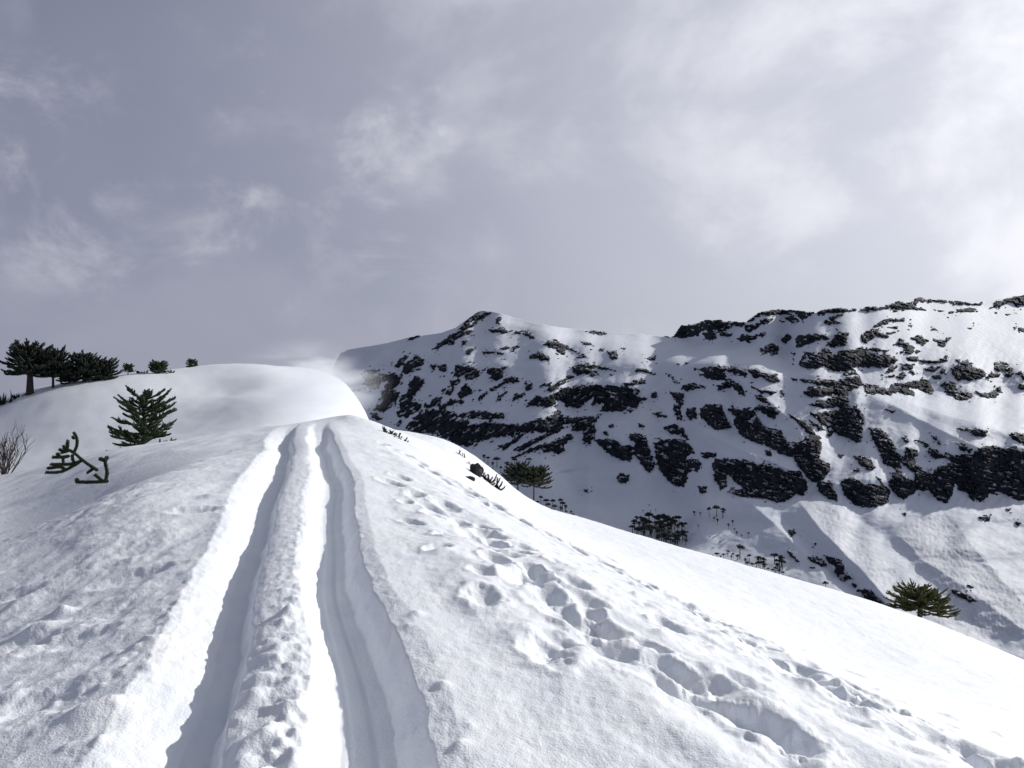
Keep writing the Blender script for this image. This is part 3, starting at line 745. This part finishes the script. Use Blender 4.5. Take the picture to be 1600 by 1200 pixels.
def fragments():
    """loose stones and small ribs too small to pick apart, strewn round the outcrops"""
    rs = np.random.RandomState(77); v = []; f = []
    prob = (sstep(-13, -1.5, rock_sd)*(rock_sd < -.5)*sstep(.0, .5, fbm(GX/14, GY/9, 3)+.12)).ravel()
    prob *= (1+1.6*((GX < 930) & (GY > 540)).ravel())*(GY.ravel() > np.interp(GX.ravel(), SKYL[:, 0], SKYL[:, 1])+2)
    idx = rs.choice(len(prob), 1000, p=prob/prob.sum())
    for q in idx:
        x = GX.ravel()[q]+rs.rand(); y = GY.ravel()[q]+rs.rand(); c = far_pt(np.array([x]), np.array([y]))[0]; u = c[1]/F
        r = u*rs.gamma(2.2, .36)+.25*u; st = rs.uniform(1, 2.4); n0 = len(v); tilt = rs.normal()*.35-.35*(x < 930)
        for k in range(7):
            th = 2*math.pi*k/7+rs.uniform(-.3, .3); rr = r*rs.uniform(.7, 1.2); a = math.cos(th)*rr*st; b_ = math.sin(th)*rr*.8
            v.append((c[0]+a*math.cos(tilt)+b_*math.sin(tilt), c[1]+.6*b_, c[2]+b_*math.cos(tilt)-a*math.sin(tilt)))
        v.append((c[0], c[1]-r*1.3, c[2]+.3*r))
        for k in range(7): f.append((n0+k, n0+(k+1) % 7, n0+7))
    tag(mesh_obj('rock_fragments', v, f, M_ROCK, mountain, False), kind='stuff')
fragments()

# ------------------------------------------------------------------ plants
class MB:
    def __init__(s): s.v = []; s.f = []
    def tube(s, pts, rad, sides=5, cap=True):
        n0 = len(s.v); pts = [Vector(p) for p in pts]; n = len(pts)
        for i, p in enumerate(pts):
            d = (pts[min(i+1, n-1)]-pts[max(i-1, 0)]).normalized()
            a = d.cross(Vector((0, 0, 1)) if abs(d.z) < .9 else Vector((1, 0, 0))).normalized(); b = d.cross(a)
            for k in range(sides):
                t = 2*math.pi*k/sides; s.v.append(p+(a*math.cos(t)+b*math.sin(t))*rad[i])
        for i in range(n-1):
            for k in range(sides):
                a0 = n0+i*sides+k; a1 = n0+i*sides+(k+1) % sides
                s.f.append((a0, a1, a1+sides, a0+sides))
        if cap: s.f.append(tuple(n0+(n-1)*sides+k for k in range(sides)))
    def spikes(s, pts, rad, rng, per_m, ln, wd):
        """stiff pointed leaves round a shoot, leaning towards its tip"""
        pts = [Vector(p) for p in pts]
        for i in range(len(pts)-1):
            a, b = pts[i], pts[i+1]; d = b-a; L = d.length
            if L < 1e-6: continue
            d.normalize(); e = d.cross(Vector((.3, .2, .93))).normalized(); g_ = d.cross(e)
            for k in range(max(1, int(L*per_m))):
                t = rng.random(); th = rng.uniform(0, 6.283); o = e*math.cos(th)+g_*math.sin(th); q = e*math.sin(th)-g_*math.cos(th)
                p = a+(b-a)*t+o*rad*.7; n0 = len(s.v)
                s.v += [p-q*wd, p+q*wd, p+(o*.75+d*.65)*ln*rng.uniform(.7, 1.2)]; s.f.append((n0, n0+1, n0+2))
    def build(s, name, mat, parent=None, smooth=True):
        return mesh_obj(name, [tuple(p) for p in s.v], s.f, mat, parent, smooth)

def curve_pts(a, d, L, rise, curl, n=6, side=0.0):
    """shoot that leaves a along horizontal direction d, rises, and turns up at its tip"""
    pts = []; p = Vector((-d.y, d.x, 0))
    for i in range(n+1):
        t = i/n; pts.append(a+d*L*t*(1-.12*t*t)+Vector((0, 0, L*(rise*t+curl*(t*t-.55*t))))+p*side*L*t*t)
    return pts
def araucaria(name, loc, H, zb, Rc, whorls, per, rise, curl, rb, nlat, prof, mat, seed, trunk_r, spk=40, lean=(0, 0), rz=0.0):
    rng = random.Random(seed); root = empty(name, loc, rz)
    tr = MB(); tp = []; tr_r = []
    for i in range(9):
        t = i/8; tp.append(Vector((lean[0]*H*t*t, lean[1]*H*t*t, -.25*trunk_r-.3+(H*.98+.3)*t)))
        tr_r.append(trunk_r*((1-t)**.75*.85+.15)*(1.25 if i == 0 else 1))
    tr.tube(tp, tr_r, 9); tr.build('trunk', M_BARK, root)
    def axis(z):
        t = max(0, min(1, z/H)); return Vector((lean[0]*H*t*t, lean[1]*H*t*t, z))
    cr = MB()
    for w in range(whorls):
        t = w/max(1, whorls-1); z = zb+(H*.96-zb)*t**.92; off = rng.uniform(0, 6.28)
        n = per if t < .8 else max(4, per-2)
        for k in range(n):
            if rng.random() < .1: continue
            th = off+2*math.pi*(k+rng.uniform(-.32, .32))/n; d = Vector((math.cos(th), math.sin(th), 0))
            L = Rc*prof(t)*rng.uniform(.72, 1.08); rs = rise[0]+(rise[1]-rise[0])*t+rng.uniform(-.09, .09)
            pts = curve_pts(axis(z+rng.uniform(-.03, .03)*H), d, L, rs, curl*rng.uniform(.6, 1.4), 6, rng.uniform(-.15, .15))
            cr.tube(pts, [rb*q for q in (.55, .7, .85, .95, 1, .9, .45)], 5); cr.spikes(pts, rb, rng, spk, rb*1.5, rb*.45)
            for j in range(nlat):
                i = rng.choice((2, 3, 4, 5)); fr = rng.random(); a = pts[i-1].lerp(pts[i], fr); sd = rng.choice((-1, 1))
                an = th+sd*rng.uniform(.45, 1.0); ll = L*rng.uniform(.22, .42)*(1.25-i/8)
                q = curve_pts(a, Vector((math.cos(an), math.sin(an), 0)), ll, rs*.6+rng.uniform(0, .35), curl*1.2, 4)
                cr.tube(q, [rb*.7, rb*.9, rb*.9, rb*.8, rb*.4], 5); cr.spikes(q, rb*.85, rng, spk, rb*1.4, rb*.42)
    a = axis(H*.93); cr.tube([a, a+Vector((0, 0, H*.07))], [rb, rb*.5], 5)
    cr.build('crown', mat, root); return root
def z_at(py, Y): return (600-py)/F*Y

# young tree standing alone in the hollow on the left
def stand(px, Y, top_py, sink=.1):
    b = on_snow(px, Y, sink); return b, z_at(top_py, Y)-b.z
b, H = stand(222, 32, 612)
tag(araucaria('young_araucaria', b, H, H*.05, 1.72, 12, 7, (-.16, .55), .24, .046, 7, lambda t: (1-t**4)**.5*.80+.12-.1*t, M_LEAF, 3, .10, 26, (.05, 0)),
    'young dark green monkey puzzle tree standing alone in the hollow below the left hill', 'tree')
# low umbrella-shaped tree on the slope at the right
b, H = stand(1437, 33, 920)
tag(araucaria('young_araucaria', b, H, H*.54, 1.60, 8, 11, (-.08, .50), .30, .038, 6, lambda t: (1-t)**.6*.95+.12, M_LEAF2, 8, .14, 26),
    'low olive green monkey puzzle tree with upswept branches at the edge of the right slope', 'tree')
# pair behind the ridge line
b, H = stand(809, 58, 728)
tag(araucaria('araucaria_tree', b, H, z_at(752, 58)-b.z, 1.34, 11, 11, (-.05, .7), .3, .046, 6, lambda t: (1-t*t)**.5*.85+.2, M_LEAFD, 21, .13, 22),
    'left tree of the dark pair behind the ridge line, with the taller rounder crown', 'tree', 'pair of trees behind the ridge')
b, H = stand(834, 58, 732)
tag(araucaria('araucaria_tree', b, H, z_at(756, 58)-b.z, 1.50, 11, 11, (-.06, .7), .3, .046, 6, lambda t: (1-t*t)**.5*.88+.16, M_LEAFM, 22, .12, 22),
    'right tree of the dark pair behind the ridge line, with layered branches reaching right', 'tree', 'pair of trees behind the ridge')
# old trees on the skyline of the left hill
dome = lambda t: (1-t*t)**.5*.9+.18
HILL = [('araucaria_tree', 47, 126, 544, 4.1, .52, 9, 9, .21, .62, M_LEAFD, 'tall old monkey puzzle tree with thick bare trunk, leftmost of the trees on the hill'),
        ('araucaria_tree', 83, 128, 550, 3.3, .40, 9, 9, .19, .22, M_LEAFD, 'dark monkey puzzle tree with thin trunk just right of the thick-trunked tree on the hill'),
        ('araucaria_tree', 131, 130, 556, 2.9, .22, 9, 9, .19, .25, M_LEAFD, 'broad low dark tree in the middle of the group on the left hill skyline'),
        ('araucaria_tree', 160, 132, 566, 2.8, .16, 8, 9, .18, .2, M_LEAFD, 'spreading low tree at the right end of the dense group on the hill'),
        ('araucaria_tree', 108, 131, 575, 2.0, .10, 8, 8, .17, .2, M_LEAFD, 'low bushy tree filling the gap under the two taller trees on the hill'),
        ('araucaria_tree', 200, 136, 568, 1.1, .45, 6, 7, .10, .10, M_LEAFD, 'tiny umbrella-crowned tree between the dense group and the round shrub on the hill'),
        ('araucaria_tree', 249, 140, 567, 2.0, .06, 8, 8, .13, .14, M_LEAF, 'round shrubby young tree on the hill crest left of the farthest tree'),
        ('araucaria_tree', 300, 156, 561, 1.3, .10, 7, 8, .12, .12, M_LEAF, 'small lone tree farthest right on the left hill skyline')]
for i, (nm, px, Y, top, Rc, zf, wh, per, rb, trr, mt, lab) in enumerate(HILL):
    b, H = stand(px, Y, top+2, .2)
    tag(araucaria(nm, b, H, H*zf, Rc*1.06, wh, per, (-.12, .75), .32, rb*.78, 9, dome, mt, 40+i, trr, 9), lab, 'tree', 'trees on the left hill')
def shrub(px, Y, w, h, seed, label, mat, rb=.05, n=34):
    rng = random.Random(seed); b = on_snow(px, Y, .08); root = empty('shrub', b); m = MB()
    for k in range(n):
        th = rng.uniform(0, 6.28); r0 = w*rng.random()**.6*.8; a = Vector((math.cos(th)*r0, math.sin(th)*r0*.7, -.05))
        d = Vector((math.cos(th), math.sin(th), 0)); pts = curve_pts(a, d, h*rng.uniform(.5, 1.0), rng.uniform(.4, 1.3), .3, 4)
        m.tube(pts, [rb*.7, rb, rb, rb*.8, rb*.3], 5); m.spikes(pts, rb, rng, 1.2/rb, rb*1.8, rb*.5)
    m.build('foliage', mat, root); return tag(root, label, 'shrub')
shrub(3, 124, 1.9, 1.5, 61, 'dark dense shrub at the left edge of the picture below the hill trees', M_LEAFD, .12, 60)
shrub(30, 126, 1.1, .7, 62, 'sparse low shrub on the snow left of the thick tree trunk', M_LEAFD, .07, 26)
shrub(222, 139, .9, .6, 63, 'low dark shrub beside the round young tree on the hill crest', M_LEAFD, .08, 26)
shrub(268, 141, .5, .5, 64, 'small tuft of dark shoots right of the round young tree on the hill', M_LEAFD, .08, 14)
b = on_snow(17, 125, .2); m = MB(); m.tube([Vector((0, 0, -.2)), Vector((.02, 0, .9)), Vector((-.03, 0, 1.9))], [.07, .05, .03], 6)
m.tube([Vector((.02, 0, 1.2)), Vector((.25, 0, 1.45))], [.03, .015], 5)
o = m.build('dead_stem', M_TWIG); o.location = b; tag(o, 'thin dead stem standing beside the shrub at the left edge', 'dead stem')

# leafless shrub at the left edge
def bare_shrub(px, Y, h, seed, label):
    rng = random.Random(seed); b = on_snow(px, Y, .12); m = MB()
    def grow(p, d, L, r, lev):
        pts = [p]; q = p.copy(); e = d.copy()
        for i in range(4):
            e = (e+Vector((rng.uniform(-.16, .16), rng.uniform(-.16, .16), .07))).normalized(); q = q+e*L/4; pts.append(q.copy())
        m.tube(pts, [r, r*.9, r*.8, r*.7, r*.55], 5)
        if lev:
            for k in range(rng.choice((3, 4))):
                i = rng.choice((1, 2, 3, 4)); f = (e+Vector((rng.uniform(-.75, .75), rng.uniform(-.75, .75), rng.uniform(.0, .5)))).normalized()
                grow(pts[i], f, L*rng.uniform(.5, .72), r*.62, lev-1)
    for k in range(14):
        th = rng.uniform(0, 6.28); sp = rng.uniform(.1, 1.0)
        grow(Vector((rng.uniform(-.1, .1), rng.uniform(-.1, .1), 0)), Vector((math.cos(th)*sp, math.sin(th)*sp*.6, 1)).normalized(), h*rng.uniform(.4, .55), .017, 2)
    o = m.build('bare_shrub', M_TWIG); o.location = b; return tag(o, label, 'shrub')
bare_shrub(8, 25, 1.9, 71, 'leafless twiggy shrub at the left edge of the picture')

# branches of a snowed-in tree poking out of the drift
def poking(name, base_px, lines, label, seed, r):
    rng = random.Random(seed); h = hit(*base_px); root = empty(name, h); m = MB(); Y0 = h.y
    for txt in lines:
        raw = [(60+float(q.split(',')[0])*.075, 670+float(q.split(',')[1])*.075) for q in txt.split()]
        dep = rng.uniform(-.12, .12); pts = []
        for j, (px, py) in enumerate(raw):
            Y = Y0-.05+dep*j/max(1, len(raw)-1); pts.append(Vector(((px-800)/F*Y, Y, z_at(py, Y)))-h)
        fine = []
        for j in range(len(pts)-1):
            p0, p1, p2, p3 = pts[max(0, j-1)], pts[j], pts[j+1], pts[min(len(pts)-1, j+2)]
            for k in range(4):
                t = k/4; fine.append(.5*((2*p1)+(p2-p0)*t+(2*p0-5*p1+4*p2-p3)*t*t+(3*p1-p0-3*p2+p3)*t**3))
        fine.append(pts[-1]); n = len(fine)
        m.tube(fine, [r*(.86+.10*math.sin(j*1.7)-.10*j/n) if j < n-1 else r*.45 for j in range(n)], 7); m.spikes(fine, r*.95, rng, 900, r*.85, r*.30)
    m.build('foliage', M_LEAF, root); return tag(root, label, 'branch')
poking('araucaria_branch', (152, 741), ['1230,870 1000,710 880,620 740,500 600,430 520,390', '740,490 800,350 800,200 740,80', '735,200 725,160', '600,430 610,250', '560,450 520,340', '520,480 430,420',
 '640,570 480,590 300,590', '430,570 400,520', '900,670 700,730 500,740 260,740', '850,700 560,860 400,905 150,910', '540,850 460,790 200,825', '700,540 730,700', '510,570 520,720', '1130,840 1010,925', '1230,860 1110,790', '620,460 480,500'],
 'fan of green monkey puzzle shoots poking out of the drift on the left', 81, .036)
poking('araucaria_branch', (163, 753), ['1400,1100 1430,900 1400,750 1380,620', '1390,660 1290,625', '1395,650 1425,600', '1450,1090 1100,1110 800,1105', '1340,1090 1170,950', '810,1105 800,1060'],
 'two curved green shoots forming a hook just right of the larger fan of shoots', 82, .036)
def seedling(px, py, n, ln, seed, label, rb=.02):
    rng = random.Random(seed); h = hit(px, py); root = empty('seedling', h); m = MB()
    for k in range(n):
        t = k/max(1, n-1)-.5; a = Vector((t*ln*2.2, rng.uniform(-.05, .05), -.04-t*ln*.9)); th = rng.uniform(0, 6.28)
        pts = curve_pts(a, Vector((math.cos(th), math.sin(th)*.5, 0)), ln*rng.uniform(.5, 1), rng.uniform(.2, 1.3), .4, 4)
        m.tube(pts, [rb*.5, rb*.7, rb*.8, rb*.6, rb*.3], 5); m.spikes(pts, rb*.8, rng, 420, rb*1.6, rb*.4)
    m.build('foliage', M_LEAFD, root); return tag(root, label, 'seedling')
seedling(612, 679, 22, .20, 91, 'low dark seedling shoots on the ridge crest nearest the end of the tracks')
seedling(628, 688, 12, .12, 92, 'small trailing tuft of shoots just below the crest seedling')
seedling(719, 712, 10, .15, 93, 'thin dark sprig on the snow above the dark rock on the right shoulder', .016)
seedling(757, 748, 18, .22, 94, 'dark shoots on the slope right of the dark rock', .024)
seedling(770, 758, 20, .26, 95, 'dark shoots beside the left tree of the pair', .026)
seedling(733, 726, 7, .12, 96, 'tiny tuft on the snow just above the dark rock', .016)

# ------------------------------------------------------------------ boulder on the near slope
def boulder(name, loc, r, seed, label, sc=(1, .8, .8)):
    rs = np.random.RandomState(seed); n1, n2 = 12, 18; v = []; f = []
    for i in range(n1+1):
        ph = math.pi*i/n1
        for j in range(n2):
            th = 2*math.pi*j/n2; d = np.array([math.sin(ph)*math.cos(th), math.sin(ph)*math.sin(th), math.cos(ph)])
            k = 1+.28*float(perlin(np.array([d[0]*1.6+seed]), np.array([d[1]*1.6+d[2]*2.1]))[0])+.12*float(perlin(np.array([d[0]*4+seed]), np.array([d[1]*4+d[2]*5]))[0])
            v.append(d*k*r*np.array(sc))
    for i in range(n1):
        for j in range(n2): f.append((i*n2+j, i*n2+(j+1) % n2, (i+1)*n2+(j+1) % n2, (i+1)*n2+j))
    o = mesh_obj(name, v, f, M_BOULDER, None, False); o.location = loc; return tag(o, label, 'rock')
M_BOULDER = simple('dark_boulder', (.018, .018, .02), (.05, .048, .046), 5.0, .85, .2, .04)
h = hit(744, 742); boulder('boulder', h+Vector((0, 0, .08)), .26, 4, 'dark rock breaking through the snow on the right shoulder of the ridge', (.8, .7, 1.0))
h = hit(733, 749); boulder('boulder', h+Vector((0, 0, .0)), .11, 9, 'small dark stone at the lower left of the rock on the ridge shoulder', (1.3, .8, .7))

# ------------------------------------------------------------------ small umbrella trees on the far slope
def umbrella_proto(seed, slim, i_=0):
    rng = random.Random(seed); t = MB(); t.tube([Vector((0, 0, -.12)), Vector((rng.uniform(-.03, .03), 0, .5)), Vector((0, 0, .93))], [.035, .028, .018], 5)
    c = MB()
    for k in range(40):
        th = rng.uniform(0, 6.28); rr = rng.random()**.55; R0 = .36*slim
        a = Vector((0, 0, .72+.1*rng.random())); e = Vector((math.cos(th)*rr*R0, math.sin(th)*rr*R0, .74+.24*(1-rr*rr)+rng.uniform(-.04, .05)))
        if i_ % 2 and rng.random() < .35: e = Vector((e.x*.7, e.y*.7, e.z-.22)); a = Vector((0, 0, .55))
        mid = a.lerp(e, .55)+Vector((0, 0, -.02)); c.tube([a, mid, e], [.012, .028, .022], 4); c.spikes([mid, e], .03, rng, 70, .05, .02)
    return t, c
PROTO = []
for i in range(5):
    t, c = umbrella_proto(300+i, (1, .85, 1.1, .7, .95)[i], i)
    PROTO.append((t.v, t.f, c.v, c.f, i))
_tm = [None]*5; _cm = [None]*5
def far_tree(px, base_py, hpx, i, label, group):
    p = far_pt(np.array([float(px)]), np.array([float(base_py)]))[0]; H = hpx/F*p[1]
    root = empty('umbrella_tree', tuple(p), (px*1.7) % 6.28, H); wv = .75+.6*((px*7.31+base_py*3.7) % 1); root.scale = (H*wv, H*wv*1.1, H)
    tv_, tf, cv, cf, _ = PROTO[i]
    if _tm[i] is None:
        a = mesh_obj('trunk', [tuple(q) for q in tv_], tf, M_BARK, root); c = mesh_obj('crown', [tuple(q) for q in cv], cf, M_LEAFF, root)
        _tm[i] = a; _cm[i] = c
    else:
        for src in (_tm[i], _cm[i]):
            q = src.copy(); C.objects.link(q); q.parent = root
    return tag(root, label, 'tree', group)
ft = random.Random(17)
CL = P((960, 770, Q), "150,300 160,220 230,185 360,190 460,185 540,235 600,270 620,320 600,385 520,400 380,380 260,330")
n = 0; tries = 0; placed = []
while n < 92 and tries < 4000:
    tries += 1; x = ft.uniform(985, 1077); y = ft.uniform(806, 846)
    if poly_sdf(CL, np.array([x]), np.array([y]))[0] < -1: continue
    if any(abs(x-a) < 1.8 and abs(y-b_) < 1.6 for a, b_ in placed): continue
    placed.append((x, y)); n += 1
    far_tree(x+ft.uniform(-1, 1), y+10, ft.uniform(9, 18), ft.randrange(5), 'small umbrella-crowned tree in the dense grove beyond the middle of the slope edge', 'trees of the dense far grove')
ORD = ['leftmost', 'second from left', 'third from left', 'fourth from left', 'fifth from left', 'sixth from left', 'seventh from left', 'eighth from left', 'ninth from left', 'tenth from left', 'eleventh from left', 'twelfth from left', 'thirteenth from left']
def far_list(panel, txt, base, label, group):
    ox, oy, sc = panel
    for k, q in enumerate(sorted(txt.split(), key=lambda w: float(w.split(',')[0]))):
        a = q.split(','); px = ox+float(a[0])*sc; py = oy+float(a[1])*sc; h = (float(a[2]) if len(a) > 2 else base)*(1.35 if sc < .15 else 1.1)
        far_tree(px, py+h*.85, h, ft.randrange(5), ORD[k]+' '+label, group)
PF = (960, 770, Q); PH = (700, 680, .125)
far_list(PF, '665,155,7 715,165,7 790,130,14 850,118,17 905,135,15 860,220,9 830,205,7', 12, 'tree of the sparse high row right of the dense grove', 'trees of the high sparse row')
far_list(PF, '985,232,8 950,260,9 1118,335,8 1000,300,6 1020,325,6 1060,350,6', 8, 'tiny tree on the bank below the sparse high row', 'trees on the snow bank')
far_tree(1156, 872, 21, 0, 'tallest slender umbrella tree with long bare trunk right of the dense grove', 'lone far trees')
far_list(PF, '820,520,6 855,505,9 885,525,6 910,512,9 945,485,8 975,525,7 990,508,9 1025,518,9', 8, 'tree of the thin line left of the tall slender tree', 'trees of the thin line')
far_list(PF, '1090,550,9 1125,520,11 1110,580,9 1150,590,8 1200,535,14 1240,548,16 1185,585,10 1215,578,13 1250,592,13 1280,630,7 1320,640,8', 10, 'tree of the clump right of the tall slender tree', 'trees of the middle clump')
far_list(PF, '1335,515,15 1390,530,18 1375,562,15 1400,572,14 1355,590,12 1340,625,9 1375,640,9 1405,660,8 1470,710,6', 12, 'tree of the rightmost clump along the slope edge', 'trees of the right clump')
far_list(PF, '290,100,4 240,145,4 300,150,5 345,138,4 795,362,4 880,405,4 700,270,5', 4, 'isolated dot of a tree on open snow near the grove', 'isolated dots of trees')
far_tree(1290, 922, 14, 2, 'single umbrella tree standing alone on the snow left of the low olive green tree', 'lone far trees')
far_list(PH, '1160,770,9 1230,810,9 1310,815,10 1410,805,10 1430,845,10 1470,880,9 1330,880,9 1410,900,8 1540,950,7 1250,860,8 1120,830,7 1480,950,6 1570,985,5', 8, 'tree of the row running down right from the pair', 'trees in the row right of the pair')
far_list(PH, '610,290,12 740,340,10 830,300,10 1010,295,9 500,280,9 450,250,8 560,340,9 660,400,8', 9, 'dark tree of the gully just above the pair', 'trees above the pair')

# ------------------------------------------------------------------ snow blown up where the tracks go over the crest
def blown_snow():
    m = bpy.data.materials.new('blown_snow'); m.use_nodes = True; k = NT(m.node_tree)
    out = k.n('ShaderNodeOutputMaterial'); pv = k.n('ShaderNodeVolumePrincipled'); pv.inputs['Color'].default_value = (.945, .972, 1, 1); pv.inputs['Anisotropy'].default_value = .35
    tc = k.n('ShaderNodeTexCoord'); ln = k.n('ShaderNodeVectorMath', operation='LENGTH'); k.l(tc.outputs['Object'], ln.inputs[0])
    mp = k.n('ShaderNodeMapping'); mp.inputs['Scale'].default_value = (1, 1, 2.2); mp.inputs['Rotation'].default_value = (0, .35, 0); k.l(tc.outputs['Object'], mp.inputs[0])
    nz = k.n('ShaderNodeTexNoise', i_Scale=1.5, i_Detail=5, i_Roughness=.6); k.l(mp.outputs[0], nz.inputs['Vector'])
    fall = k.math('POWER', k.rng(ln.outputs['Value'], .0, 1.0, 1, 0), 1.6)
    den = k.math('MULTIPLY', fall, k.rng(nz.outputs['Fac'], .38, .66))
    k.l(k.math('MULTIPLY', den, BLOW), pv.inputs['Density']); k.l(pv.outputs[0], out.inputs['Volume'])
    v = []; f = []; n1, n2 = 10, 16
    for i in range(n1+1):
        ph = math.pi*i/n1
        for j in range(n2): th = 2*math.pi*j/n2; v.append((math.sin(ph)*math.cos(th), math.sin(ph)*math.sin(th), math.cos(ph)))
    for i in range(n1):
        for j in range(n2): f.append((i*n2+j, (i+1)*n2+j, (i+1)*n2+(j+1) % n2, i*n2+(j+1) % n2))
    o = mesh_obj('blown_snow', v, f, m); Y = 31; o.location = ((486-800)/F*Y, Y, z_at(604, Y)); o.scale = (3.5, 6.0, 2.2)
    tag(o, 'thin white cloud of blown snow over the crest at the end of the tracks', 'blown snow', kind='stuff')
BLOW = 1.15
blown_snow()
